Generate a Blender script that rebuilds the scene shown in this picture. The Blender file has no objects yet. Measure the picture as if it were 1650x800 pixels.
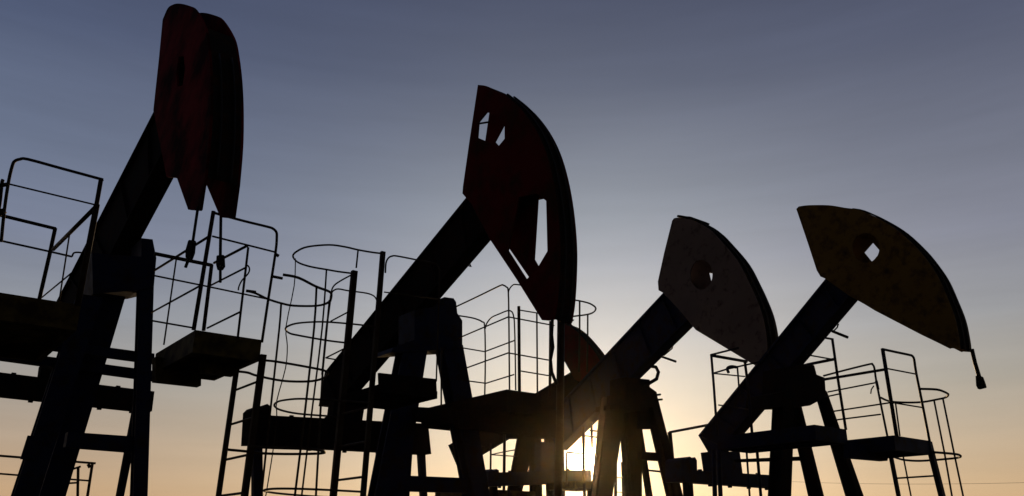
import bpy, bmesh, math, random
from mathutils import Vector, Matrix
random.seed(7)
R = math.radians
C = bpy.context.scene.collection
scn = bpy.context.scene

# ------------------------------------------------------------------ camera
F, PITCH, CZ = 1315.0, R(20.05), 1.6          # focal length in photo pixels (photo 1650 wide)
cam_d = bpy.data.cameras.new('camera'); cam = bpy.data.objects.new('camera', cam_d); C.objects.link(cam)
cam.location = (0, 0, CZ); cam.rotation_euler = (R(90) + PITCH, 0, 0)
cam_d.sensor_width = 36; cam_d.lens = 36 * F / 1650; cam_d.clip_end = 8000; cam_d.clip_start = 0.05
scn.camera = cam

# ------------------------------------------------------------------ world and sun
SUN_AZ, SUN_EL = R(5.3), R(5.35)
sun_dir = Vector((math.sin(SUN_AZ) * math.cos(SUN_EL), math.cos(SUN_AZ) * math.cos(SUN_EL), math.sin(SUN_EL)))
w = bpy.data.worlds.new('World'); scn.world = w; w.use_nodes = True
nt = w.node_tree; nt.nodes.clear()
def N(t, **kw):
    n = nt.nodes.new(t)
    for k, v in kw.items(): setattr(n, k, v)
    return n
def L(a, b): nt.links.new(a, b)
def math_n(op, a, b=None, clamp=False):
    n = N('ShaderNodeMath', operation=op, use_clamp=clamp)
    for i, v in enumerate((a, b)):
        if v is None: continue
        if isinstance(v, (int, float)): n.inputs[i].default_value = v
        else: L(v, n.inputs[i])
    return n.outputs[0]
def srgb(c):
    c = c / 255
    return c / 12.92 if c <= .04045 else ((c + .055) / 1.055) ** 2.4
def col(r, g, b): return (srgb(r), srgb(g), srgb(b), 1)
sky = N('ShaderNodeTexSky', sky_type='NISHITA', sun_disc=False, sun_elevation=SUN_EL, sun_rotation=SUN_AZ, dust_density=2.0)
tc = N('ShaderNodeTexCoord')
sep = N('ShaderNodeSeparateXYZ'); L(tc.outputs['Generated'], sep.inputs[0])
dot = N('ShaderNodeVectorMath', operation='DOT_PRODUCT'); L(tc.outputs['Generated'], dot.inputs[0]); dot.inputs[1].default_value = sun_dir
ang = math_n('ARCCOSINE', math_n('MINIMUM', dot.outputs['Value'], 0.9999999))        # angle from the sun, radians
def ramp(stops, fac, interp='B_SPLINE'):
    r = N('ShaderNodeValToRGB'); r.color_ramp.interpolation = interp
    e = r.color_ramp.elements
    while len(e) < len(stops): e.new(.5)
    for el, (p, c) in zip(e, stops): el.position = p; el.color = c
    L(fac, r.inputs[0]); return r.outputs[0]
# height in the sky (sine of the elevation) -> twilight colour
nz = N('ShaderNodeTexNoise'); nz.inputs['Scale'].default_value = 2.2; nz.inputs['Detail'].default_value = 3
mp = N('ShaderNodeMapping'); mp.inputs['Scale'].default_value = (1, 1, 7); L(tc.outputs['Generated'], mp.inputs[0]); L(mp.outputs[0], nz.inputs['Vector'])
wob = math_n('MULTIPLY', math_n('SUBTRACT', nz.outputs[0], .5), .035)
el = math_n('ADD', sep.outputs['Z'], wob)
base = ramp([(0.00, col(192, 157, 114)), (0.05, col(184, 156, 121)), (0.11, col(167, 152, 132)), (0.17, col(151, 147, 138)),
             (0.235, col(137, 140, 144)), (0.32, col(119, 123, 137)), (0.40, col(104, 109, 124)), (0.52, col(79, 85, 105)), (0.68, col(54, 60, 84)), (1.0, col(38, 44, 66))], el, 'LINEAR')
# brighter towards the sun, bluer away from it
glow_w = math_n('POWER', 2.718281828, math_n('MULTIPLY', math_n('POWER', math_n('DIVIDE', ang, .27), 1.7), -1))
glow_m = math_n('POWER', 2.718281828, math_n('MULTIPLY', math_n('DIVIDE', ang, .035), -1))
glow_s = math_n('POWER', 2.718281828, math_n('MULTIPLY', math_n('POWER', math_n('DIVIDE', ang, .0145), 2), -1))
mr = N('ShaderNodeMapRange', interpolation_type='SMOOTHSTEP'); L(ang, mr.inputs[0])       # sunset sky behind the viewer, out of view, dimmed to darken the machines
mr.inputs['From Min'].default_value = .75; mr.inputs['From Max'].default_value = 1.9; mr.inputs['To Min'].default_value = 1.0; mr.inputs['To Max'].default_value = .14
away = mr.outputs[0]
def vmul(c, f):
    n = N('ShaderNodeVectorMath', operation='SCALE'); 
    if isinstance(c, tuple): n.inputs[0].default_value = c[:3]
    else: L(c, n.inputs[0])
    if isinstance(f, (int, float)): n.inputs['Scale'].default_value = f
    else: L(f, n.inputs['Scale'])
    return n.outputs[0]
def vadd(a, b):
    n = N('ShaderNodeVectorMath', operation='ADD'); L(a, n.inputs[0]); L(b, n.inputs[1]); return n.outputs[0]
nz2 = N('ShaderNodeTexNoise'); nz2.inputs['Scale'].default_value = 3.1; nz2.inputs['Detail'].default_value = 6; nz2.inputs['Roughness'].default_value = .6
mp2 = N('ShaderNodeMapping'); mp2.inputs['Scale'].default_value = (1, 1, 11); mp2.inputs['Rotation'].default_value = (0, R(4), 0); L(tc.outputs['Generated'], mp2.inputs[0]); L(mp2.outputs[0], nz2.inputs['Vector'])
streak = math_n('ADD', 1, math_n('MULTIPLY', math_n('SUBTRACT', nz2.outputs[0], .5), .28))      # thin uneven high haze
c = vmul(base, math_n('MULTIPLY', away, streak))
gcol = ramp([(0, (.42, .345, .225, 1)), (.12, (.41, .37, .29, 1)), (.22, (.42, .395, .35, 1)), (.38, (.34, .39, .39, 1)), (.6, (.25, .30, .33, 1))], sep.outputs['Z'], 'LINEAR')
c = vadd(c, vmul(gcol, glow_w))
c = vadd(c, vmul((.22, .15, .06), glow_m))
c = vadd(c, vmul((26, 22, 15), glow_s))
c = vadd(c, vmul(sky.outputs[0], 0.004))
# left part of the sky is bluer, the right has a violet tint
xs = math_n('ADD', math_n('MULTIPLY', sep.outputs['X'], .5), .5)
hi_t = ramp([(0.22, (.87, .965, 1.10, 1)), (.5, (1, 1, 1, 1)), (.78, (1.0, .98, 1.0, 1))], xs, 'LINEAR')
lo_t = ramp([(0.22, (1.0, .96, .99, 1)), (.5, (1, 1, 1, 1)), (.78, (1.0, .98, .98, 1))], xs, 'LINEAR')
tint = N('ShaderNodeMixRGB'); L(hi_t, tint.inputs[2]); L(lo_t, tint.inputs[1])
hf_ = N('ShaderNodeMapRange', interpolation_type='SMOOTHSTEP'); L(sep.outputs['Z'], hf_.inputs[0]); hf_.inputs['From Min'].default_value = .10; hf_.inputs['From Max'].default_value = .42; L(hf_.outputs[0], tint.inputs[0])
side = N('ShaderNodeMixRGB', blend_type='MULTIPLY'); side.inputs[0].default_value = 1
L(c, side.inputs[1]); L(tint.outputs[0], side.inputs[2])
bg = N('ShaderNodeBackground'); L(side.outputs[0], bg.inputs[0]); bg.inputs[1].default_value = 1.0
out = N('ShaderNodeOutputWorld'); L(bg.outputs[0], out.inputs[0])

sd = bpy.data.lights.new('sun', 'SUN'); so = bpy.data.objects.new('sun', sd); C.objects.link(so)
sd.energy = 2.0; sd.angle = R(.5); sd.color = (1, .64, .30)
so.rotation_euler = sun_dir.to_track_quat('Z', 'Y').to_euler(); so.location = (0, 0, 30)
vs = scn.view_settings; vs.view_transform = 'Standard'; vs.look = 'None'; vs.exposure = .14; vs.gamma = 1; vs.use_curve_mapping = False

# ------------------------------------------------------------------ materials
def paint(name, base, rust=(.045, .022, .012), amount=.45, rough=.55, metal=0.0, scale=6, spec=.08):
    m = bpy.data.materials.new(name); m.use_nodes = True; t = m.node_tree; b = t.nodes['Principled BSDF']
    tcn = t.nodes.new('ShaderNodeTexCoord')
    n1 = t.nodes.new('ShaderNodeTexNoise'); n1.inputs['Scale'].default_value = scale; n1.inputs['Detail'].default_value = 8; n1.inputs['Roughness'].default_value = .65
    n2 = t.nodes.new('ShaderNodeTexNoise'); n2.inputs['Scale'].default_value = .9; n2.inputs['Detail'].default_value = 4
    t.links.new(tcn.outputs['Object'], n1.inputs['Vector']); t.links.new(tcn.outputs['Object'], n2.inputs['Vector'])
    r = t.nodes.new('ShaderNodeValToRGB'); r.color_ramp.elements[0].position = 1 - amount - .12; r.color_ramp.elements[1].position = 1 - amount + .08
    t.links.new(n1.outputs[0], r.inputs[0])
    v = t.nodes.new('ShaderNodeMixRGB'); v.inputs[1].default_value = (*[x * .6 for x in base], 1); v.inputs[2].default_value = (*[min(1, x * 1.25) for x in base], 1)
    t.links.new(n2.outputs[0], v.inputs[0])
    mx = t.nodes.new('ShaderNodeMixRGB'); mx.inputs[2].default_value = (*rust, 1)
    t.links.new(r.outputs[0], mx.inputs[0]); t.links.new(v.outputs[0], mx.inputs[1]); t.links.new(mx.outputs[0], b.inputs['Base Color'])
    rr = t.nodes.new('ShaderNodeMapRange'); rr.inputs['To Min'].default_value = rough - .12; rr.inputs['To Max'].default_value = rough + .3
    t.links.new(n1.outputs[0], rr.inputs[0]); t.links.new(rr.outputs[0], b.inputs['Roughness'])
    bp = t.nodes.new('ShaderNodeBump'); bp.inputs['Strength'].default_value = .25; bp.inputs['Distance'].default_value = .01
    t.links.new(n1.outputs[0], bp.inputs['Height']); t.links.new(bp.outputs[0], b.inputs['Normal'])
    b.inputs['Metallic'].default_value = metal
    b.inputs['Specular IOR Level'].default_value = spec
    return m
M = dict(
    red=paint('red_paint', (.20, .009, .014), rust=(.03,.006,.006), amount=.48, rough=.8, spec=.02, scale=1.6),
    maroon=paint('maroon_paint', (.11, .011, .010), amount=.42, rough=.8, spec=.02, scale=2.2),
    cream=paint('faded_cream_paint', (.22, .165, .14), rust=(.05, .03, .02), amount=.34),
    yellow=paint('ochre_paint', (.20, .115, .018), rust=(.05, .025, .012), amount=.40),
    blue=paint('blue_paint', (.014, .020, .060), rust=(.02, .014, .012), amount=.40),
    olive=paint('ochre_platform_paint', (.12, .088, .024), rust=(.03, .018, .01), amount=.48),
    steel=paint('dark_steel', (.012, .011, .012), rust=(.02, .013, .010), amount=.45, rough=.85, spec=.02),
    wear=paint('greased_wear_plate', (.022, .019, .018), amount=.4, rough=.85, spec=.02),
    rail=paint('rail_paint', (.045, .036, .022), rust=(.03, .016, .009), amount=.5, rough=.5),
    rail_blue=paint('blue_rail_paint', (.016, .022, .055), rust=(.02, .013, .01), amount=.45, rough=.5),
    cable=paint('greased_wire', (.02, .019, .018), amount=.3, rough=.4, scale=30),
    concrete=paint('concrete', (.26, .25, .23), rust=(.16, .15, .13), amount=.45, rough=.8),
    wood=paint('weathered_wood', (.10, .075, .055), rust=(.05, .04, .03), amount=.45, rough=.85),
)

# ------------------------------------------------------------------ mesh helpers
def tag(o, label=None, cat=None, group=None, kind=None):
    if label: o['label'] = label
    if cat: o['category'] = cat
    if group: o['group'] = group
    if kind: o['kind'] = kind
    return o
def empty(name, loc):
    o = bpy.data.objects.new(name, None); C.objects.link(o); o.location = loc; o.empty_display_size = .3
    return o
class MB:
    def __init__(s): s.bm = bmesh.new()
    def prism(s, pts, vec, holes=()):
        bm = s.bm; vec = Vector(vec); edges = []; allv = []
        for loop in [pts, *holes]:
            vv = [bm.verts.new(p) for p in loop]; allv += vv
            edges += [bm.edges.new((vv[i], vv[(i + 1) % len(vv)])) for i in range(len(vv))]
        if holes:
            g = bmesh.ops.triangle_fill(bm, edges=edges, use_beauty=True)
            faces = [f for f in g['geom'] if isinstance(f, bmesh.types.BMFace)]
        else:
            faces = [bm.faces.new(allv)]
        g = bmesh.ops.extrude_face_region(bm, geom=faces, use_keep_orig=True)
        nv = [v for v in g['geom'] if isinstance(v, bmesh.types.BMVert)]
        bmesh.ops.translate(bm, verts=nv, vec=vec)
        return s
    def hull6(s, a, b):                      # loft between two loops of equal length
        bm = s.bm; va = [bm.verts.new(p) for p in a]; vb = [bm.verts.new(p) for p in b]; n = len(a)
        for i in range(n): bm.faces.new((va[i], va[(i + 1) % n], vb[(i + 1) % n], vb[i]))
        bm.faces.new(va[::-1]); bm.faces.new(vb); return s
    def tube(s, pts, r, n=8, closed=False):
        pts = [Vector(p) for p in pts]; P = [pts[0]]
        for p in pts[1:]:
            if (p - P[-1]).length > 1e-4: P.append(p)
        if closed and (P[0] - P[-1]).length < 1e-4: P.pop()
        m = len(P); bm = s.bm; rings = []; up = None
        for i in range(m):
            if closed: t = (P[(i + 1) % m] - P[i - 1])
            else: t = P[min(i + 1, m - 1)] - P[max(i - 1, 0)]
            t.normalize()
            if up is None:
                up = t.orthogonal().normalized()
            up = (up - t * up.dot(t)).normalized()
            sd = t.cross(up)
            rings.append([bm.verts.new(P[i] + (up * math.cos(2 * math.pi * k / n) + sd * math.sin(2 * math.pi * k / n)) * r) for k in range(n)])
        rng = m if closed else m - 1
        for i in range(rng):
            a, b = rings[i], rings[(i + 1) % m]
            for k in range(n): bm.faces.new((a[k], a[(k + 1) % n], b[(k + 1) % n], b[k]))
        if not closed: bm.faces.new(rings[0][::-1]); bm.faces.new(rings[-1])
        return s
    def bar(s, p, q, wv, hv):                # box between p and q with half-extent vectors
        p, q, wv, hv = map(Vector, (p, q, wv, hv))
        return s.hull6([p - wv - hv, p + wv - hv, p + wv + hv, p - wv + hv], [q - wv - hv, q + wv - hv, q + wv + hv, q - wv + hv])
    def box(s, o, a, b, c): o, a, b, c = map(Vector, (o, a, b, c)); return s.hull6([o, o + a, o + a + b, o + b], [o + c, o + a + c, o + a + b + c, o + b + c])
    def build(s, name, mat, parent=None, root=None, bevel=0.0, smooth=False):
        bm = s.bm
        bmesh.ops.remove_doubles(bm, verts=bm.verts, dist=1e-5)
        bmesh.ops.recalc_face_normals(bm, faces=bm.faces)
        off = Vector(root.location) if root else Vector()
        for v in bm.verts: v.co -= off
        me = bpy.data.meshes.new(name); bm.to_mesh(me); bm.free()
        if smooth:
            for p in me.polygons: p.use_smooth = True
        me.materials.append(mat)
        o = bpy.data.objects.new(name, me); C.objects.link(o)
        if parent: o.parent = parent
        if bevel:
            b = o.modifiers.new('bevel', 'BEVEL'); b.width = bevel; b.segments = 1; b.limit_method = 'ANGLE'; b.angle_limit = R(40)
        return o

# ------------------------------------------------------------------ survey helpers: sight lines met with the planes of each machine
CAM = Vector((0, 0, CZ))
def ray(px, py):
    x = (px - 825) / F; y = (400 - py) / F
    return Vector((x, math.cos(PITCH) - y * math.sin(PITCH), math.sin(PITCH) + y * math.cos(PITCH)))
def at(px, py, D):
    r = ray(px, py); return CAM + r * (D / math.hypot(r.x, r.y))
def hd(p): return math.hypot(p[0], p[1])
class Frame:
    """d = horizontal axis of the machine (tail to head), s = across it"""
    def __init__(f, px, py, D, az=142):
        f.O = at(px, py, D); a = R(az)
        f.d = Vector((math.sin(a), math.cos(a), 0)); f.s = Vector((-f.d.y, f.d.x, 0))
    def _p(f, px, py, n, off):
        r = ray(px, py); return CAM + r * ((n.dot(f.O - CAM) + off) / n.dot(r))
    def n(f, px, py, off=0): return f._p(px, py, f.s, off)      # upright plane along the axis
    def f(f, px, py, off=0): return f._p(px, py, f.d, off)      # upright plane across the axis
    def h(f, px, py, z=None):
        r = ray(px, py); return CAM + r * (((f.O.z if z is None else z) - CZ) / r.z)
    def so(f, p): return (p - f.O).dot(f.s)
    def do(f, p): return (p - f.O).dot(f.d)
def v(px, py, base): return at(px, py, hd(base))
def smooth_path(P, n=4):                                        # Catmull-Rom through points
    P = [Vector(p) for p in P]; out = []
    for i in range(len(P) - 1):
        p0, p1, p2, p3 = P[max(i - 1, 0)], P[i], P[i + 1], P[min(i + 2, len(P) - 1)]
        for k in range(n):
            t = k / n
            out.append(.5 * ((2 * p1) + (p2 - p0) * t + (2 * p0 - 5 * p1 + 4 * p2 - p3) * t * t + (3 * p1 - p0 - 3 * p2 + p3) * t ** 3))
    out.append(P[-1]); return out

# ------------------------------------------------------------------ setting
def ground():
    bm = bmesh.new(); S = 2400
    n = 40
    g = [[bm.verts.new(((i / n - .5) * 160, (j / n - .3) * 160, random.uniform(-.03, .03) - .05)) for j in range(n + 1)] for i in range(n + 1)]
    for i in range(n):
        for j in range(n): bm.faces.new((g[i][j], g[i + 1][j], g[i + 1][j + 1], g[i][j + 1]))
    be = [e for e in bm.edges if e.is_boundary]
    r = bmesh.ops.extrude_edge_only(bm, edges=be)
    for vv in [x for x in r['geom'] if isinstance(x, bmesh.types.BMVert)]:
        k = S / max(abs(vv.co.x), abs(vv.co.y - 32)); vv.co.x *= k; vv.co.y = 32 + (vv.co.y - 32) * k; vv.co.z = -.05
    bmesh.ops.recalc_face_normals(bm, faces=bm.faces)
    me = bpy.data.meshes.new('ground'); bm.to_mesh(me); bm.free()
    m = paint('bare_earth', (.095, .075, .052), rust=(.05, .045, .028), amount=.5, rough=.8, scale=1.5)
    me.materials.append(m); o = bpy.data.objects.new('ground', me); C.objects.link(o)
    tag(o, kind='structure')
ground()

def sun_glare_volume():  # added scattering volume, stands in for lens glare spilling round the sun
    mb = MB(); mb.box((-2500, -2500, -1.2), (5000, 0, 0), (0, 5000, 0), (0, 0, 17.2))
    m = bpy.data.materials.new('sun_glare_scatter'); m.use_nodes = True; t = m.node_tree; t.nodes.clear()
    pv = t.nodes.new('ShaderNodeVolumePrincipled'); o = t.nodes.new('ShaderNodeOutputMaterial'); t.links.new(pv.outputs[0], o.inputs['Volume'])
    pv.inputs['Color'].default_value = (.92, .80, .66, 1); pv.inputs['Density'].default_value = .0002; pv.inputs['Anisotropy'].default_value = .965
    tag(mb.build('sun_glare_volume', m), kind='stuff')
sun_glare_volume()

# ------------------------------------------------------------------ pump jacks
def pumpjack(label, ref, D, W, WB, head, arc, holes, beam, tailpts, cap, legs, bars, equal, pit, hang, mats, extra=(), head_mat='red', far_holes=None, back=None, stop=None, sm0=None):
    fr = Frame(*ref, D); d, s, O = fr.d, fr.s, fr.O
    root = empty('pumpjack', (O.x, O.y, 0)); tag(root, label, 'pump jack', 'pump jacks standing in a row')
    def cn(p, w):
        px, py, k = p
        return fr.n(px, py, -w / 2) if k == 'n' else fr.n(px, py, w / 2) - s * w
    B = lambda mb, name, mat, parent=root, **k: mb.build(name, M[mat], parent, root, **k)
    # horsehead: arc plate with two cut-out side plates
    P = [cn(p, W) for p in head]; t = .022
    a0 = arc[0] if sm0 is None else sm0
    sm = smooth_path(P[a0:arc[1] + 1], 4)
    P = P[:a0] + sm + P[arc[1] + 1:]; arc = (a0 + (arc[0] - a0) * 4, a0 + len(sm) - 1)
    cen = sum(P, Vector()) / len(P)
    i0, i1 = arc; mb = MB()
    strip = P[i0:i1 + 1]
    inn = [p + (cen - p).normalized() * .02 for p in strip]
    for a, b, c_, e in zip(strip[:-1], strip[1:], inn[1:], inn[:-1]):
        mb.hull6([a + s * t, b + s * t, c_ + s * t, e + s * t], [q + s * (W - t) for q in (a, b, c_, e)])
    mid = (strip[len(strip) // 2] + strip[len(strip) // 2 - 1]) / 2
    if back:
        bk = [cn(p, W) for p in back]
        mbk = MB()
        for a, b in zip(bk[:-1], bk[1:]):
            ia, ib = [q + (cen - q).normalized() * .06 for q in (a, b)]; ja, jb = [q + (cen - q).normalized() * .08 for q in (a, b)]
            mbk.hull6([q + s * t for q in (ia, ib, jb, ja)], [q + s * (W - t) for q in (ia, ib, jb, ja)])
    hh = B(mb, 'horsehead', 'wear')
    if back: B(mbk, 'back_plate', 'wear', hh)
    hs, hf = [], []
    for hole in far_holes or ():
        hf.append([fr.n(x, y, W / 2 - t) - s * (W - t) for x, y in hole])
    for hole in holes:
        if len(hole) == 4 and isinstance(hole[0], (int, float)):
            cx, cy, rx, ry = hole
            hs.append([fr.n(cx + rx * math.cos(a), cy + ry * math.sin(a), -W / 2) for a in [k * math.pi / 12 for k in range(24)]])
        else: hs.append([fr.n(x, y, -W / 2) for x, y in hole])
    nn = len(strip); ctr_a = cen
    for k in (.3, .7):                                          # the bridle wires lie over the arc
        pts = [q + (q - O).normalized() * .014 + s * (W * k) for q in strip[int(nn * .25):]]
        B(MB().tube(pts, .012, 6), 'bridle_wire', 'cable', hh, smooth=True)
    if stop:
        a0, a1 = stop; ss = strip[a0:a1]
        o_ = [q + (q - O).normalized() * .012 for q in ss]; o2_ = [q + (q - O).normalized() * .05 for q in ss]
        mb = MB().prism([p - s * .01 for p in o_ + o2_[::-1]], s * (W + .02))
        B(mb, 'stop_plate', 'wear', hh)
    for off in (0, W - t):
        B(MB().prism([p + s * off for p in P], s * t, [[p + s * off for p in h] for h in (hs if off == 0 or far_holes is None else hf)]), 'side_plate', head_mat, hh)
    # walking beam: two flanges and a web
    (a, b, c_, e) = [cn(p, WB) for p in beam]                   # tail top, head top, head bottom, tail bottom
    extra_tail = [cn(p, WB) for p in tailpts]
    gap = s * ((W - WB) / 2 * 0)
    ft = .035
    def inset(p, q): return p + (q - p).normalized() * ft
    at_, bt = inset(a, e), inset(b, c_); cb, eb = inset(c_, b), inset(e, a)
    mb = MB()
    mb.prism([a, b, bt, at_], s * WB); mb.prism([eb, cb, c_, e], s * WB)
    web = [at_, bt, cb, eb] + []
    mb.prism([p + s * (WB * .22) for p in web], s * (WB * .56))
    for k in (.12, .3, .5, .7, .88):                            # stiffeners between the flanges
        p1, p2 = at_.lerp(bt, k), eb.lerp(cb, k); ax = (bt - at_).normalized() * .012
        mb.prism([p1 + s * .01, p2 + s * .01, p2 + ax + s * .01, p1 + ax + s * .01], s * (WB - .02))
    bm_ = B(mb, 'walking_beam', mats[0])
    if extra_tail:
        B(MB().prism([a + s * .002, e + s * .002] + [p + s * .002 for p in extra_tail], s * (WB - .004)), 'tail_plate', mats[0], bm_)
    # saddle on top of the samson post
    if cap:
        B(MB().prism([fr.f(x, y, .18) for x, y in cap], -d * .42), 'saddle', mats[1])
    # samson post legs, down to the skid
    for (xl, yl), (xr, yr), (xl2, yl2), (xr2, yr2), off0, off1 in legs:
        wd = (fr.f(xr, yr, off0) - fr.f(xl, yl, off0)).length; dl_ = min(.2, max(.05, wd * .7))
        tl, tr = fr.f(xl, yl, off0 - dl_) + d * dl_, fr.f(xr, yr, off0)
        bl, br = fr.f(xl2, yl2, off1 - dl_) + d * dl_, fr.f(xr2, yr2, off1)
        def down(p, q, z=.28): return p + (q - p) * ((p.z - z) / (p.z - q.z))
        gl, gr = down(tl, bl), down(tr, br)
        th = (tr - tl).length
        dep = -d * dl_
        x = (tr - tl).normalized()
        fl = .03
        mb = MB()                                                # H section: two flanges and a web
        q0, q1 = [tl, tr, gr, gl], None
        mb.prism([tl, tr, gr, gl], dep * .14)
        mb.prism([p + dep * .86 for p in (tl, tr, gr, gl)], dep * .14)
        wi = .3
        mb.prism([p + dep * .14 for p in (tl.lerp(tr, wi), tl.lerp(tr, 1 - wi), gl.lerp(gr, 1 - wi), gl.lerp(gr, wi))], dep * .72)
        B(mb, 'post_leg', mats[1])
    for poly, off, th in bars:
        B(MB().prism([fr.f(x, y, off) for x, y in poly], -d * th), 'cross_beam', mats[1])
    # equalizer with its bearings and pitman arms
    e_off = fr.do(cn(beam[3], WB)) - .02
    if equal:
        poly, brg, ctr = equal
        mb = MB().prism([fr.f(x, y, e_off + .12) for x, y in poly], -d * .24)
        q = [fr.f(x, y, e_off + .12) for x, y in poly]
        for k in range(9):                                       # bolt heads along the lower and upper flange
            for a_, b_, dz in ((q[3], q[2], -.035), (q[0], q[1], .0)):
                if (k + (dz == 0)) % 2: continue
                p = a_.lerp(b_, .12 + k * .095); mb.box(p - d * .1 + Vector((0, 0, dz)), s * .05, -d * .05, Vector((0, 0, .034)))
        eq = B(mb, 'equalizer_beam', mats[0])
        if brg:
            B(MB().prism([fr.f(x, y, e_off + .16) for x, y in brg], -d * .32), 'bearing', mats[0], eq)
        if ctr:
            B(MB().prism([fr.f(x, y, e_off + .10) for x, y in ctr], -d * .2), 'bearing', mats[0], eq)
    crank_z = 1.15; pins = []
    for (xl, xr, yt, xl2, xr2, yb) in pit:
        tl, tr, bl, br = fr.f(xl, yt, e_off), fr.f(xr, yt, e_off), fr.f(xl2, yb, e_off), fr.f(xr2, yb, e_off)
        def down(p, q, z=crank_z): return p + (q - p) * ((p.z - z) / (p.z - q.z))
        gl, gr = down(tl, bl), down(tr, br)
        B(MB().prism([tl, tr, gr, gl], -d * .1), 'pitman_arm', mats[1]); pins.append((gl + gr) / 2)
    # crank, gearbox and skid down on the ground
    up = Vector((0, 0, 1))
    for p in pins:
        B(MB().prism([p + d * .15 - up * .12 - s * .07, p - d * .15 - up * .2 - s * .07, p - d * .5 - up * .75 - s * .07, p + d * .5 - up * .75 - s * .07, p + d * .4 - up * .3 - s * .07], -s * .14), 'crank_arm', mats[1])
    if len(pins) == 2:
        m_ = (pins[0] + pins[1]) / 2; m_.z = .62
        B(MB().bar(m_ - s * .32, m_ + s * .32, d * .42, up * .36), 'gearbox', mats[1], bevel=.04)
    tail_off = e_off - .9
    o0 = Vector((O.x, O.y, 0))
    mb = MB()
    for k in (-.62, .62):
        mb.box(o0 + d * tail_off + s * (k - .09), s * .18, d * (1.2 - tail_off), up * .27)
    for k in range(5):
        mb.box(o0 + d * (tail_off + .2 + k * (.9 - tail_off) / 4.2) - s * .53, s * 1.06, d * .14, up * .2)
    B(mb, 'base_skid', mats[1])
    # hanger cables and carrier blocks
    for kind, plane, off, pts, r in hang:
        Pt = [(fr.n(x, y, off) if plane == 'n' else fr.f(x, y, off)) for x, y in pts]
        if kind == 'block':
            B(MB().prism([p - s * r for p in Pt], s * 2 * r), 'hanger_block', 'steel', bevel=.008)
        else:
            B(MB().tube(Pt, r), kind, 'cable' if kind != 'polished_rod' else 'rail', smooth=True)
    for name, plane, off, pts, r in extra:
        Pt = [(fr.n(x, y, off) if plane == 'n' else fr.f(x, y, off)) for x, y in pts]
        B(MB().tube(Pt, r), name, 'steel', smooth=True)
    return fr, P

print('shift', [ ])
J1 = pumpjack('leftmost pump jack, dark red horsehead seen almost face-on with two hanger rods', (205, 430), 9.4, .29, .22,
    head=[(262, 32, 'n'), (270, 14, 'n'), (278, 8, 'n'), (288, 6, 'n'), (303, 9, 'n'), (315, 16, 'n'), (379, 62, 'f'), (386, 92, 'f'), (391, 135, 'f'), (393, 185, 'f'), (392, 240, 'f'),
          (387, 300, 'f'), (380, 351, 'f'), (378, 353, 'f'), (303, 338, 'n'), (285, 287, 'n'), (268, 285, 'n'), (247, 178, 'n'), (250, 150, 'n'), (256, 95, 'n')],
    arc=(6, 11), holes=[[(286, 140), (284, 118), (288, 92), (296, 90), (298, 112), (294, 138)]],
    beam=[(62, 542, 'n'), (268, 140, 'n'), (297, 255, 'f'), (128, 570, 'f')], tailpts=[],
    cap=[(148, 408), (228, 414), (228, 384), (246, 386), (252, 416), (248, 462), (222, 468), (150, 474)],
    legs=[((122, 480), (166, 480), (17, 800), (62, 800), .15, .15), ((160, 478), (203, 476), (58, 800), (106, 800), -.1, -.35),
          ((220, 466), (248, 462), (209, 800), (238, 800), .15, .15), ((216, 640), (232, 640), (186, 800), (200, 800), -.2, -.45)],
    bars=[([(-60, 529), (249, 570), (249, 585), (-60, 544)], .05, .1), ([(-60, 556), (249, 598), (249, 613), (-60, 571)], -.1, .1), ([(110, 696), (222, 704), (220, 729), (106, 720)], .08, .14),
          ([(45, 702), (70, 704), (60, 742), (33, 740)], .19, .03)],
    equal=([(-50, 594), (249, 631), (245, 663), (-50, 631)], None, [(67, 588), (140, 598), (146, 640), (60, 640)]),
    pit=[(-40, -15, 630, -70, -48, 800), (225, 243, 655, 212, 230, 800)],
    hang=[('bridle_rod', 'n', -.145, [(319, 334), (311, 388)], .012), ('block', 'n', -.145, [(306, 387), (314, 388), (312, 408), (308, 419), (301, 417), (301, 404)], .014), ('bridle_rod', 'n', -.145, [(305, 415), (299, 431)], .013),
          ('bridle_rod', 'n', .145, [(356, 344), (355, 412)], .013), ('block', 'n', .145, [(351, 412), (360, 411), (361, 430), (357, 436), (352, 436), (350, 428)], .014), ('bridle_rod', 'n', .145, [(355, 430), (355, 455)], .012)],
    mats=('steel', 'blue'), head_mat='red', sm0=0, far_holes=[], back=[(262, 32, 'n'), (256, 95, 'n'), (250, 150, 'n'), (247, 178, 'n')])

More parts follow.
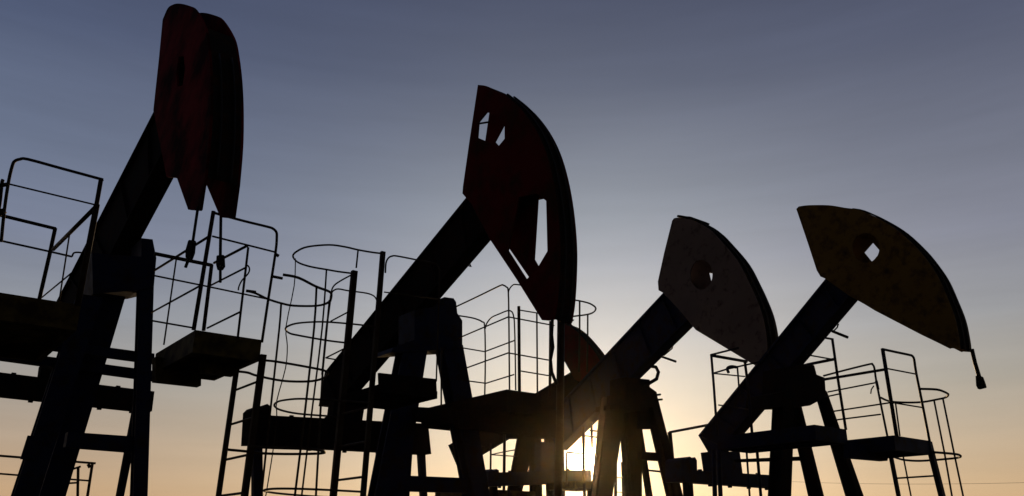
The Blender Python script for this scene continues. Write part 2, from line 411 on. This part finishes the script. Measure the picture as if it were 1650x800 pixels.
J2 = pumpjack('central pump jack with a tall maroon horsehead pierced by long slots', (680, 500), 10.9, .27, .21,
    head=[(770, 137, 'n'), (784, 139, 'n'), (797, 146, 'n'), (808, 151, 'n'), (838, 163, 'f'), (862, 183, 'f'), (885, 212, 'f'), (903, 247, 'f'), (916, 290, 'f'), (925, 340, 'f'), (930, 395, 'f'), (930, 440, 'f'), (927, 490, 'f'), (922, 521, 'f'),
          (913, 523, 'f'), (873, 516, 'n'), (832, 450, 'n'), (790, 387, 'n'), (760, 330, 'n'), (745, 312, 'n'), (746, 300, 'n'), (756, 230, 'n')],
    arc=(0, 13), holes=[[(769, 222), (771, 197), (784, 181), (800, 185), (813, 203), (813, 224), (803, 236)], [(818, 404), (836, 318), (864, 312), (880, 324), (882, 405), (866, 432), (848, 451)]],
    beam=[(523, 600, 'n'), (775, 289, 'n'), (806, 370, 'f'), (562, 652, 'f')], tailpts=[(513, 655, 'n')],
    cap=[(634, 560), (668, 548), (668, 500), (715, 492), (716, 479), (731, 481), (735, 487), (737, 505), (745, 517), (745, 562), (630, 568)],
    legs=[((640, 556), (690, 556), (592, 800), (652, 800), .15, .15), ((645, 556), (676, 556), (628, 800), (660, 800), -.2, -.5), ((699, 556), (746, 556), (752, 800), (790, 800), .15, .15), ((700, 560), (725, 560), (745, 800), (770, 800), -.2, -.4)],
    bars=[([(640, 766), (762, 771), (766, 795), (640, 791)], .0, .14)],
    equal=([(404, 668), (690, 683), (695, 732), (402, 716)], [(405, 662), (411, 656), (414, 660), (420, 655), (428, 659), (431, 651), (436, 655), (437, 672), (437, 716), (402, 716)], [(540, 640), (590, 640), (582, 690), (534, 686)]),
    pit=[(409, 423, 705, 409, 424, 800), (676, 685, 720, 681, 689, 800)],
    hang=[('bridle_cable', 'n', -.12, [(890, 515), (889, 540), (891, 560), (887, 580), (889, 600), (897, 620)], .018), ('polished_rod', 'n', .08, [(904, 515), (902, 690), (899, 800)], .042)],
    extra=[('head_strut', 'n', 0, [(763, 201), (788, 197)], .014), ('grease_pipe', 'n', .1, [(756, 424), (759, 430), (754, 428)], .012)],
    mats=('steel', 'blue'), head_mat='maroon', far_holes=[[(797, 229), (813, 199), (832, 204), (832, 242), (804, 237)], [(866, 322), (880, 319), (915, 328), (915, 420), (899, 446), (868, 432), (860, 418)]])

J3 = pumpjack('pump jack with a faded cream horsehead just left of the ochre one', (1020, 600), 15.9, .36, .28,
    head=[(1083, 356, 'n'), (1086, 352, 'n'), (1093, 351, 'n'), (1105, 353, 'n'), (1136, 362, 'f'), (1162, 376, 'f'), (1184, 398, 'f'), (1209, 428, 'f'), (1227, 462, 'f'), (1239, 488, 'f'), (1248, 512, 'f'), (1254, 540, 'f'), (1257, 572, 'f'), (1254, 592, 'f'),
          (1228, 596, 'n'), (1206, 583, 'n'), (1176, 565, 'n'), (1121, 532, 'n'), (1095, 500, 'n'), (1068, 472, 'n'), (1061, 468, 'n'), (1060, 454, 'n'), (1070, 408, 'n')],
    arc=(1, 13), holes=[(1130, 443, 18, 24)],
    beam=[(893, 660, 'n'), (1090, 449, 'n'), (1136, 508, 'f'), (914, 726, 'f')], tailpts=[(886, 700, 'n')],
    cap=[(985, 652), (1008, 644), (1008, 608), (1047, 612), (1047, 624), (1058, 632), (1062, 652), (1034, 662), (985, 660)],
    legs=[((968, 640), (1010, 640), (951, 800), (987, 800), .15, .15), ((994, 640), (1034, 640), (1007, 800), (1034, 800), -.2, -.5), ((1035, 640), (1061, 645), (1073, 800), (1101, 800), .15, .15), ((1020, 660), (1030, 660), (1040, 800), (1052, 800), -.2, -.9)],
    bars=[([(1028, 640), (1060, 645), (1064, 692), (1028, 692)], -.02, .03), ([(1034, 728), (1064, 730), (1066, 743), (1034, 741)], .0, .1)],
    equal=([(788, 762), (953, 757), (953, 778), (788, 784)], [(787, 760), (792, 756), (796, 759), (800, 756), (804, 758), (805, 784), (787, 784)], [(872, 712), (908, 715), (909, 764), (870, 764)]),
    pit=[(792, 801, 775, 794, 803, 800), (952, 959, 775, 951, 958, 800)],
    hang=[('bridle_cable', 'n', .12, [(1245, 590), (1246, 640), (1247, 760)], .012)],
    extra=[('grease_pipe', 'n', .1, [(1066, 575), (1089, 583)], .022), ('grease_pipe', 'n', .1, [(1085, 552), (1083, 562), (1070, 573)], .012),
           ('lifting_eye', 'f', .2, [(1046, 590), (1057, 592), (1061, 600), (1058, 611), (1046, 618), (1035, 620)], .035), ('bolt', 'f', .2, [(1050, 638), (1064, 636)], .02), ('bolt', 'f', .2, [(1054, 645), (1067, 644)], .02)],
    mats=('blue', 'steel'), head_mat='cream', stop=(3, 14), far_holes=[[(1142, 440), (1160, 442), (1164, 458), (1146, 457)]])

J4 = pumpjack('rightmost pump jack, ochre horsehead with a round hole and a hanger rod dangling free', (1275, 600), 13.2, .34, .27,
    head=[(1283, 337, 'n'), (1287, 333, 'n'), (1303, 331, 'n'), (1335, 331, 'n'), (1361, 335, 'n'), (1406, 348, 'f'), (1438, 363, 'f'), (1468, 382, 'f'), (1498, 410, 'f'), (1516, 432, 'f'), (1531, 455, 'f'), (1544, 484, 'f'), (1557, 517, 'f'), (1564, 550, 'f'), (1566, 568, 'f'),
          (1552, 567, 'f'), (1530, 562, 'n'), (1510, 552, 'n'), (1485, 540, 'n'), (1410, 501, 'n'), (1392, 490, 'n'), (1370, 478, 'n'), (1329, 449, 'n'), (1322, 446, 'n'), (1316, 436, 'n'), (1301, 390, 'n')],
    arc=(1, 14), holes=[(1395, 400, 22, 24)],
    beam=[(1125, 702, 'n'), (1354, 420, 'n'), (1394, 471, 'f'), (1180, 722, 'f')], tailpts=[(1146, 738, 'n')],
    cap=[(1242, 636), (1267, 630), (1267, 592), (1300, 586), (1312, 589), (1316, 604), (1329, 609), (1331, 640), (1305, 654), (1240, 656)],
    legs=[((1245, 640), (1281, 640), (1237, 800), (1275, 800), .15, .15), ((1266, 640), (1288, 640), (1302, 800), (1328, 800), -.2, -.45), ((1312, 632), (1333, 632), (1362, 800), (1392, 800), .15, .15)],
    bars=[([(1190, 740), (1310, 735), (1310, 742), (1190, 745)], -.6, .08)],
    equal=([(1098, 757), (1262, 767), (1262, 787), (1098, 776)], [(1098, 742), (1101, 738), (1104, 741), (1108, 738), (1112, 736), (1116, 740), (1120, 737), (1123, 742), (1124, 777), (1098, 776)], [(1145, 728), (1192, 728), (1197, 765), (1150, 763)]),
    pit=[(1107, 1116, 770, 1109, 1118, 800), (1248, 1256, 780, 1249, 1257, 800)],
    hang=[('bridle_rod', 'n', .17, [(1566, 563), (1571, 585), (1578, 608)], .026), ('block', 'n', .17, [(1573, 606), (1583, 607), (1587, 618), (1589, 625), (1577, 628), (1574, 622)], .03)],
    extra=[('grease_pipe', 'n', .1, [(1341, 534), (1366, 544)], .022), ('grease_pipe', 'n', .1, [(1351, 522), (1349, 528), (1343, 534)], .012)],
    mats=('blue', 'steel'), head_mat='yellow', far_holes=[[(1406, 391), (1419, 406), (1405, 423), (1392, 407)]])

J5 = pumpjack('half hidden pump jack, dark horsehead lowered beneath the tip of the slotted maroon one', (868, 640), 19.0, .3, .24,
    head=[(904, 517, 'n'), (910, 512, 'n'), (921, 523, 'f'), (934, 530, 'f'), (947, 540, 'f'), (960, 554, 'f'), (975, 573, 'f'), (984, 592, 'f'), (988, 612, 'f'), (988, 628, 'f'), (960, 626, 'n'), (926, 612, 'n'), (908, 580, 'n')],
    arc=(1, 9), holes=[],
    beam=[(722, 718, 'n'), (926, 596, 'n'), (942, 636, 'f'), (777, 734, 'f')], tailpts=[(738, 756, 'n')],
    cap=[(826, 652), (905, 660), (907, 705), (826, 705)],
    legs=[((834, 700), (866, 700), (815, 800), (838, 800), .15, .15), ((852, 700), (872, 700), (853, 800), (874, 800), -.2, -.4), ((876, 700), (908, 700), (880, 800), (911, 800), .15, .15)],
    bars=[], equal=None, pit=[], hang=[], mats=('steel', 'steel'), head_mat='maroon')

# ------------------------------------------------------------------ service platforms with railings and caged ladders
def platform(label, fr, deck=None, fascia=None, rails=(), stiles=(), rungs=(), hoops=(), bars=(), props=(), mat='rail', deck_mat='olive', cat='service platform', group='service platforms beside the pump jacks', name='service_platform'):
    d, s, O = fr.d, fr.s, fr.O; up = Vector((0, 0, 1))
    root = empty(name, (O.x, O.y, 0)); tag(root, label, cat, group)
    B = lambda mb, nm, mt, parent=root, **k: mb.build(nm, M[mt], parent, root, **k)
    if deck:
        s0, s1, d0, d1, t = deck
        o = O + s * s0 + d * d0; a, b = s * (s1 - s0), d * (d1 - d0)
        # edge channels all round and a chequer plate sheet let in just below the rim
        mb = MB(); e = .05
        mb.box(o - up * t, a, d * e, up * t); mb.box(o + b - d * e - up * t, a, d * e, up * t)
        mb.box(o + d * e - up * t, s * e, b - d * 2 * e, up * t); mb.box(o + a - s * e + d * e - up * t, s * e, b - d * 2 * e, up * t)
        dk = B(mb, 'deck_frame', deck_mat)
        mb = MB(); mb.box(o + s * e + d * e - up * (t * .5 + .01), a - s * 2 * e, b - d * 2 * e, up * .012)
        n = max(2, int((s1 - s0) / .45))
        for k in range(1, n):
            mb.box(o + s * (e + (s1 - s0 - 2 * e) * k / n) + d * e - up * (t * .95), s * .04, b - d * 2 * e, up * (t * .4))
        B(mb, 'deck_plate', deck_mat, dk)
    for plane, off, poly, th in fascia or ():
        P = [(fr.n(x, y, off) if plane == 'n' else fr.f(x, y, off)) for x, y in poly]
        B(MB().prism(P, -(s if plane == 'n' else d) * th), 'support_beam', deck_mat)
    def pl(plane, off, pts):
        if plane == 'n': return [fr.n(x, y, off) for x, y in pts]
        if plane == 'f': return [fr.f(x, y, off) for x, y in pts]
        if plane == 'h': return [fr.h(x, y, off) for x, y in pts]
    for nm, plane, off, pts, r in rails:
        P = pl(plane, off, pts)
        if len(P) > 3: P = smooth_path(P, 3)
        B(MB().tube(P, r), nm, mat, smooth=True)
    lad = None
    if stiles:
        def ext(p, q, z=0): return p + (q - p) * ((p.z - z) / (p.z - q.z))
        mb = MB(); S3 = []
        for plane, off, (p, q), r in stiles:
            a, b = pl(plane, off, (p, q)); g = ext(a, b, .02); S3.append((a, g)); mb.bar(a, g, s * r, d * r * .8)
        lad = B(mb, 'ladder', mat)
        if len(S3) == 2:
            (a, g), (b, h) = S3
            r0, dz = rungs
            z = r0
            while z > .3:
                p = a + (g - a) * ((a.z - z) / (a.z - g.z)); q = b + (h - b) * ((b.z - z) / (b.z - h.z))
                B(MB().tube([p, q], .011, 6), 'rung', mat, lad); z -= dz
    for zref, pts, r in hoops:
        z = pl(zref[0], zref[1], [zref[2]])[0].z
        P = [fr.h(x, y, z) for x, y in pts]
        B(MB().tube(smooth_path(P, 4), r, 6), 'cage_hoop', mat, smooth=True)
    for zref, pts, r in bars:                                     # upright bars hung from a hoop
        z = pl(zref[0], zref[1], [zref[2]])[0].z
        b0 = fr.h(*pts[0], z)
        P = [b0] + [v(x, y, b0) for x, y in pts[1:]]
        a, b = P[-2], P[-1]
        if pts[-1][1] >= 795: P.append(b + (b - a) * ((b.z - 1.9) / (a.z - b.z)) if a.z - b.z > .05 else b)
        B(MB().tube(smooth_path(P, 3) if len(P) > 4 else P, r, 6), 'cage_bar', mat, smooth=True)
    for plane, off, (p, q), r in props:
        a, b = pl(plane, off, (p, q)); g = a + (b - a) * (a.z / (a.z - b.z))
        B(MB().tube([a, g], r, 8), 'support_leg', mat, smooth=True)
    return root

def sub(fr, p, q, *a): return None
# --- pump jack 1, near right platform with caged ladder
fr = Frame(315, 532, 7.2); w1 = fr.so(fr.h(422, 548)); dep = fr.do(fr.h(250, 570)); cC = fr.so(fr.f(383, 544)); z = fr.O.z
print('P1R w', w1, 'dep', dep, 'z', z)
platform('ochre edged platform right of the leftmost pump jack, caged ladder on its right end', fr,
    deck=(0, w1, dep, 0, .19), fascia=[('f', dep * .75, [(251, 575), (325, 584), (324, 622), (251, 614)], .12), ('f', dep * .35, [(325, 580), (390, 588), (377, 606), (325, 600)], .08)],
    rails=[('railing_post', 'f', 0, [(344, 341), (312, 532)], .019), ('railing_post', 'f', -.03, [(341, 427), (328, 533)], .017), ('railing_post', 'n', 0, [(284, 418), (264, 556)], .008),
           ('railing_post', 'f', 0, [(400, 399), (383, 545)], .011),
           ('handrail', 'f', 0, [(342, 342), (354, 346), (395, 357), (432, 366), (440, 369), (445, 374), (446, 382), (444, 407), (433, 478), (422, 552)], .0125),
           ('handrail', 'f', -.03, [(249, 409), (342, 428)], .017), ('mid_rail', 'f', 0, [(342, 381), (445, 407)], .009),
           ('mid_rail', 'n', 0, [(339, 380), (249, 436)], .012), ('mid_rail', 'n', 0, [(324, 460), (244, 504)], .009), ('mid_rail', 'f', -.03, [(246, 444), (320, 459), (430, 482)], .008), ('mid_rail', 'f', -.03, [(244, 517), (313, 529)], .008),
           ('mid_rail', 'n', cC, [(399, 396), (345, 424)], .0125), ('mid_rail', 'n', cC, [(395, 432), (340, 460)], .009), ('mid_rail', 'n', cC, [(387, 503), (334, 529)], .009),
           ('latch', 'n', cC, [(399, 428), (402, 433), (400, 441), (390, 452), (385, 462), (384, 468)], .007), ('latch', 'f', 0, [(440, 446), (455, 449)], .014), ('latch', 'f', 0, [(444, 410), (449, 413)], .016), ('latch', 'f', 0, [(397, 469), (412, 471)], .014)],
    stiles=[('n', w1 + .02, ((382, 590), (352, 800)), .021), ('n', w1 + .02, ((424, 572), (394, 800)), .026)], rungs=(z - .36, .31),
    hoops=[(('f', 0, (431, 482)), [(397, 469), (412, 473), (431, 482), (453, 489), (474, 493), (511, 493), (530, 487), (534, 476), (530, 470), (509, 462), (481, 448), (456, 443)], .0115),
           (('n', w1, (423, 581)), [(385, 599), (400, 601), (415, 606), (456, 614), (496, 615), (518, 611), (527, 604), (524, 598), (497, 592), (445, 583), (423, 581)], .0115),
           (('n', w1, (400, 728)), [(368, 725), (400, 728), (426, 731), (470, 732), (516, 731), (522, 728), (500, 724), (440, 722), (405, 720)], .0115)],
    bars=[(('f', 0, (431, 482)), [(453, 490), (450, 530), (436, 659), (421, 800)], .0105), (('f', 0, (431, 482)), [(510, 462), (506, 530), (490, 676), (475, 800)], .0105), (('f', 0, (431, 482)), [(531, 484), (520, 597), (509, 800)], .0105)])
# --- pump jack 1, left platform
fr = Frame(124, 491, 6.9); far = fr.do(fr.n(64, 481)); z = fr.O.z
print('P1L far', far, 'z', z)
fz = fr.do(fr.n(88, 369))
platform('ochre edged platform cut off by the left edge, with tall round cornered handrail', fr,
    deck=(-1.5, 0.03, -1.45, 0, .20),
    rails=[('handrail', 'f', 0, [(2, 390), (7, 339), (14, 292), (20, 267), (24, 260), (32, 257), (45, 257), (100, 272), (159, 288), (166, 290)], .012), ('railing_post', 'f', 0, [(163, 288), (152, 350)], .018), ('railing_post', 'f', 0, [(156, 330), (125, 493)], .024),
           ('mid_rail', 'f', 0, [(15, 297), (152, 330)], .007), ('handrail', 'n', 0, [(156, 332), (86, 402)], .019), ('mid_rail', 'n', 0, [(118, 438), (67, 480)], .007),
           ('railing_post', 'n', 0, [(112, 378), (95, 488)], .007), ('railing_post', 'n', 0, [(89, 368), (80, 410), (63, 484)], .019),
           ('handrail', 'f', fz, [(-30, 340), (4, 348), (90, 369)], .018), ('mid_rail', 'f', fz, [(-30, 381), (0, 388), (77, 405), (116, 414)], .011),
           ('latch', 'f', fz, [(116, 414), (119, 408), (126, 407), (133, 408)], .009), ('railing_post', 'f', 0, [(5, 290), (3, 296), (0, 325), (-4, 350)], .013), ('railing_post', 'f', 0, [(-2, 300), (14, 297)], .016), ('latch', 'f', 0, [(0, 339), (5, 346)], .03)])
# --- pump jack 2, left platform with the tall caged ladder
fr = Frame(612, 619, 7.6); w2 = fr.so(fr.f(705, 630)); z = fr.O.z
e_s = fr.n(570, 439, 0); far = fr.do(e_s)
print('P2L w', w2, 'ladder width', far, fr.do(fr.n(617, 407)), 'z', z)
platform('platform left of the central pump jack, reached by a tall brown caged ladder', fr, deck_mat='steel',
    deck=(0, w2, -.9, 0, .07), fascia=[('f', -.02, [(611, 601), (703, 611), (704, 632), (612, 624)], .03)],
    rails=[('handrail', 'f', 0, [(621, 440), (622, 424), (626, 416), (632, 413), (640, 413), (671, 419), (700, 425), (707, 432), (708, 445), (706, 520), (703, 615)], .0085), ('mid_rail', 'f', 0, [(619, 471), (706, 482)], .007),
           ('railing_post', 'f', -.35, [(711, 560), (711, 657)], .009),
           ('handrail', 'f', far, [(533, 486), (534, 475), (537, 469), (545, 466), (562, 469), (586, 472), (598, 475), (605, 480), (609, 490)], .008),
           ('railing_post', 'f', far, [(534, 470), (526, 530), (519, 604)], .0105),
           ('handrail', 'n', fr.so(fr.f(534, 470, far)), [(534, 470), (536, 464), (541, 458), (552, 451), (565, 444)], .008), ('mid_rail', 'n', fr.so(fr.f(534, 470, far)), [(533, 518), (563, 502)], .0075), ('mid_rail', 'n', fr.so(fr.f(534, 470, far)), [(525, 577), (557, 561)], .0075), ('mid_rail', 'f', far, [(525, 577), (542, 580)], .0075)],
    stiles=[('n', -.03, ((571, 437), (537, 800)), .029), ('n', -.03, ((617, 406), (585, 800)), .022)], rungs=(z - .2, .31),
    hoops=[(('n', 0, (567, 441)), [(569, 441), (545, 438), (528, 435), (500, 430), (480, 423), (472, 413), (479, 405), (496, 398), (530, 395), (555, 398), (577, 403), (600, 407), (617, 409)], .0095),
           (('n', 0, (556, 553)), [(560, 553), (527, 549), (482, 541), (466, 537), (460, 530), (466, 525), (481, 521), (511, 519), (539, 520), (582, 524), (607, 528)], .0095),
           (('n', 0, (545, 672)), [(550, 673), (531, 671), (481, 667), (452, 661), (442, 654), (447, 648), (459, 645), (481, 643), (514, 644), (560, 647), (596, 650)], .0095),
           (('n', 0, (538, 800)), [(538, 802), (490, 799), (445, 795), (425, 791), (440, 788), (480, 788), (531, 790), (586, 793)], .0095)],
    bars=[(('n', 0, (567, 441)), [(476, 417), (474, 461), (461, 526), (463, 558), (460, 594), (446, 646), (446, 672), (441, 719), (430, 789), (428, 800)], .006), (('n', 0, (567, 441)), [(526, 436), (519, 530), (501, 676), (486, 800)], .010),
          (('n', 0, (567, 441)), [(577, 403), (574, 432)], .009)])
# --- pump jack 2, right platform
fr = Frame(819, 628, 10.0); w3 = fr.so(fr.f(872, 636)); dep = fr.do(fr.h(700, 662)); o2 = fr.so(fr.f(831, 629)); z = fr.O.z
f781 = fr.do(fr.n(781, 567, o2))
print('P2R w', w3, 'dep', dep, 'z', z)
platform('platform right of the central pump jack with thin rounded double railings', fr, deck_mat='steel',
    deck=(-.02, w3, dep, 0, .26), fascia=[('f', dep * .5, [(672, 656), (890, 668), (890, 700), (672, 678)], .12), ('f', dep * .15, [(735, 660), (900, 660), (900, 705), (740, 690)], .1)],
    rails=[('handrail', 'n', 0, [(690, 515), (736, 494), (770, 478), (805, 461), (811, 460), (816, 463), (819, 470), (820, 520), (821, 629)], .0105), ('handrail', 'f', 0, [(819, 478), (820, 468), (826, 460), (834, 459), (860, 463), (885, 468)], .009),
           ('handrail', 'f', f781, [(739, 509), (758, 512), (769, 515), (777, 519), (781, 526), (782, 580), (781, 641)], .0105), ('handrail', 'n', o2, [(782, 530), (784, 522), (792, 512), (805, 506), (818, 501), (825, 503), (828, 512), (829, 524), (830, 560), (831, 629)], .0095),
           ('mid_rail', 'n', 0, [(700, 564), (744, 543), (819, 511)], .0095), ('mid_rail', 'f', 0, [(819, 511), (893, 525)], .0095), ('mid_rail', 'f', f781, [(740, 560), (781, 567)], .009), ('mid_rail', 'n', o2, [(781, 567), (829, 549)], .009),
           ('mid_rail', 'n', 0, [(744, 596), (819, 569)], .0095), ('mid_rail', 'f', 0, [(819, 569), (886, 581)], .0095), ('mid_rail', 'f', f781, [(745, 613), (783, 618)], .009), ('mid_rail', 'n', o2, [(783, 618), (828, 604)], .009),
           ('railing_post', 'f', 0, [(836, 494), (837, 632)], .02), ('handrail', 'f', 0, [(837, 500), (867, 505)], .009), ('railing_post', 'f', 0, [(865, 505), (866, 637)], .011), ('railing_post', 'f', 0, [(887, 518), (886, 640)], .018), ('mid_rail', 'f', 0, [(838, 598), (886, 606)], .009)],
    hoops=[(('f', 0, (887, 515)), [(888, 515), (905, 513), (925, 510), (947, 507), (957, 503), (960, 497), (955, 492), (946, 488), (927, 484), (905, 482), (890, 484)], .0105)],
    bars=[(('f', 0, (887, 515)), [(934, 485), (934, 530), (933, 600)], .011), (('f', 0, (887, 515)), [(947, 507), (947, 540), (946, 600)], .011)])
# --- pump jack 4, right platform with caged ladder
fr = Frame(1441, 702, 10.8); w4 = fr.so(fr.f(1497, 708)); dep = fr.do(fr.h(1368, 711)); z = fr.O.z
print('P4R w', w4, 'dep', dep, 'z', z)
platform('dark blue platform right of the ochre pump jack, caged ladder at its right end', fr,
    deck=(-.02, w4, dep, 0, .17), fascia=[('f', dep * .55, [(1372, 715), (1435, 722), (1430, 743), (1372, 738)], .1)],
    rails=[('railing_post', 'f', 0, [(1422, 562), (1445, 704)], .024), ('handrail', 'f', 0, [(1422, 563), (1445, 568), (1464, 572), (1470, 574), (1473, 580), (1476, 600), (1485, 645), (1498, 712)], .016),
           ('mid_rail', 'f', 0, [(1428, 594), (1475, 603)], .010), ('mid_rail', 'f', 0, [(1437, 649), (1486, 657)], .010),
           ('handrail', 'n', 0, [(1327, 612), (1424, 596)], .018), ('handrail', 'n', 0, [(1327, 606), (1365, 596), (1402, 587), (1406, 588), (1409, 594), (1413, 620), (1430, 704)], .013),
           ('mid_rail', 'n', 0, [(1334, 632), (1411, 617)], .010), ('mid_rail', 'n', 0, [(1344, 663), (1436, 649)], .010), ('mid_rail', 'n', 0, [(1347, 677), (1419, 668)], .010), ('railing_post', 'n', .05, [(1443, 650), (1450, 703)], .010),
           ('latch', 'n', 0, [(1408, 622), (1404, 628), (1403, 635)], .008), ('latch', 'n', 0, [(1412, 614), (1415, 628)], .018)],
    stiles=[('n', w4 + .02, ((1434, 728), (1448, 800)), .024), ('n', w4 + .02, ((1496, 712), (1518, 800)), .036)], rungs=(fr.n(1504, 767, w4).z, .33),
    hoops=[(('f', 0, (1482, 627)), [(1419, 641), (1430, 646), (1441, 648), (1465, 649), (1488, 648), (1510, 644), (1523, 641), (1528, 636), (1522, 632), (1509, 628), (1482, 627)], .015),
           (('n', w4, (1502, 729)), [(1438, 736), (1450, 740), (1461, 742), (1480, 743), (1500, 742), (1525, 740), (1543, 738), (1548, 735), (1539, 732), (1504, 729)], .015)],
    bars=[(('f', 0, (1482, 627)), [(1505, 645), (1522, 731), (1534, 800)], .012), (('f', 0, (1482, 627)), [(1519, 641), (1537, 729), (1552, 800)], .012), (('n', w4, (1502, 729)), [(1455, 734), (1468, 800)], .010)],
    mat='rail_blue', deck_mat='blue')
# --- pump jack 4, left platform
fr = Frame(1362, 692, 10.9); pc = fr.h(1155, 704); sl, dl = fr.so(pc), fr.do(pc); z = fr.O.z
pp = fr.f(1146, 572, dl)
print('P4L', sl, dl, 'z', z)
ns = fr.so(fr.f(1150, 640, dl))
platform('dark blue platform behind the beam tail of the ochre pump jack, bare railing posts', fr,
    deck=(sl, 0.02, dl, 0, .17),
    rails=[('railing_post', 'f', dl, [(1146, 571), (1150, 620), (1156, 704)], .017), ('handrail', 'f', dl, [(1146, 573), (1203, 583)], .022), ('railing_post', 'f', dl, [(1200, 582), (1204, 612), (1212, 700)], .02), ('mid_rail', 'f', dl, [(1149, 602), (1200, 607)], .010), ('mid_rail', 'f', dl, [(1158, 653), (1206, 660)], .010),
           ('handrail', 'n', sl, [(1146, 572), (1190, 561)], .014), ('mid_rail', 'n', sl, [(1149, 602), (1172, 595), (1226, 583)], .012), ('railing_post', 'n', sl, [(1188, 590), (1192, 640)], .012), ('latch', 'n', sl, [(1174, 601), (1172, 594), (1178, 591), (1186, 592)], .02),
           ('railing_post', 'n', 0, [(1341, 546), (1350, 610), (1363, 693)], .018), ('handrail', 'n', 0, [(1300, 588), (1345, 579)], .02), ('mid_rail', 'f', 0, [(1300, 572), (1345, 580)], .010), ('handrail', 'f', 0, [(1325, 544), (1342, 547)], .014), ('mid_rail', 'n', 0, [(1330, 640), (1353, 635)], .010)],
    props=[('f', dl + .1, ((1150, 725), (1152, 800)), .03), ('f', dl + .3, ((1158, 725), (1161, 800)), .028), ('f', dl + .1, ((1203, 728), (1208, 800)), .014), ('f', dl + .3, ((1220, 728), (1226, 800)), .02)],
    mat='rail_blue', deck_mat='blue')
# --- platforms of the rear machines, seen through the gaps
fr = Frame(1084, 806, 17.0)
platform('distant platform railing between the cream pump jack legs and the ochre beam tail', fr, deck=(0, 2.0, -1.2, 0, .14),
    rails=[('railing_post', 'n', 0, [(1079, 697), (1083, 740), (1084, 807)], .045), ('handrail', 'n', 0, [(1079, 697), (1142, 685)], .026), ('mid_rail', 'n', 0, [(1034, 757), (1070, 761), (1100, 757)], .02)],
    props=[('n', 0, ((1084, 806), (1086, 820)), .045), ('n', 1.0, ((1120, 806), (1123, 820)), .04)])
fr = Frame(940, 776, 15.5)
platform('distant railing framing the low sun under the cream pump jack beam', fr, deck=(-.2, .6, -.8, 0, .12),
    rails=[('railing_post', 'f', 0, [(940, 688), (941, 780)], .03), ('railing_post', 'f', 0, [(953, 680), (954, 722)], .022), ('mid_rail', 'f', 0, [(951, 694), (972, 696)], .014), ('mid_rail', 'f', 0, [(938, 702), (970, 706)], .014), ('mid_rail', 'f', 0, [(914, 729), (940, 732)], .014), ('railing_post', 'f', 0, [(913, 730), (913, 780)], .016)],
    props=[('f', 0, ((941, 776), (942, 800)), .03), ('f', -.6, ((960, 776), (961, 800)), .025)])
fr = Frame(992, 790, 20.0)
platform('thin distant ladder standing between the legs of the cream pump jack', fr,
    stiles=[('f', 0, ((992, 745), (992, 800)), .03), ('f', 0, ((1003, 745), (1005, 800)), .03)], rungs=(fr.f(998, 770).z, .33), cat='ladder', group=None, name='ladder')
fr = Frame(813, 790, 17.0)
platform('distant platform railing under the beam of the half hidden pump jack', fr, deck=(-1.0, .8, -1, 0, .12),
    rails=[('railing_post', 'f', 0, [(791, 715), (790, 790)], .02), ('railing_post', 'f', 0, [(813, 700), (812, 790)], .03), ('mid_rail', 'f', 0, [(791, 733), (834, 736)], .012), ('mid_rail', 'n', 0, [(791, 733), (814, 728), (832, 725)], .012)],
    props=[('f', 0, ((790, 790), (790, 800)), .03), ('f', 0, ((820, 790), (820, 800)), .03)])
fr = Frame(140, 812, 17.0)
platform('low distant railing behind the legs of the leftmost pump jack', fr, deck=(-2.6, .1, -1.2, 0, .12),
    rails=[('handrail', 'f', 0, [(-60, 730), (154, 747)], .02), ('mid_rail', 'f', 0, [(-60, 759), (143, 775)], .016), ('railing_post', 'f', 0, [(149, 747), (139, 813)], .026), ('latch', 'f', 0, [(142, 748), (145, 754)], .03),
           ('railing_post', 'f', -.8, [(126, 754), (125, 812)], .026), ('handrail', 'f', -.8, [(60, 756), (118, 756), (130, 752)], .02), ('mid_rail', 'f', -.8, [(60, 783), (126, 778)], .018), ('railing_post', 'f', 0, [(-40, 732), (-50, 800)], .026)],
    props=[('f', 0, ((139, 812), (138, 820)), .03), ('f', 0, ((-40, 800), (-41, 810)), .03), ('f', -.8, ((125, 812), (124, 820)), .03)])

# ------------------------------------------------------------------ power line on the plain
def pole(px, D, h, label):
    p = at(px, 790, D); root = empty('utility_pole', (p.x, p.y, 0)); tag(root, label, 'utility pole', 'utility poles on the plain')
    up = Vector((0, 0, 1)); b = Vector((p.x, p.y, 0))
    mb = MB(); mb.tube([b, b + up * h], .14, 8); mb.build('pole', M['wood'], root, root)
    mb = MB(); mb.bar(b + up * (h - .5) + Vector((-.9, .16, 0)), b + up * (h - .5) + Vector((.9, .16, 0)), Vector((0, .05, 0)), up * .06); mb.build('crossarm', M['wood'], root, root)
    for k in (-.8, .8):
        MB().tube([b + up * (h - .44) + Vector((k, .16, 0)), b + up * (h - .24) + Vector((k, .16, 0))], .05, 8).build('insulator', M['concrete'], root, root)
    return b + up * (h - .24)
A = at(1258, 775, 150); Bp = at(1730, 776, 120)
a = pole(1258, 150, A.z + .24, 'utility pole hidden behind the ochre pump jack legs'); b = pole(1730, 120, Bp.z + .24, 'utility pole just outside the right edge')
for k in (-.8,):
    P = [a.lerp(b, t) + Vector((k, .16, -1.0 * 4 * t * (1 - t) * .4)) for t in [i / 24 for i in range(25)]]
    o = MB().tube(P, .02, 5).build('power_line', M['cable']); tag(o, 'thin overhead power line crossing the low sky at the right', 'power line')
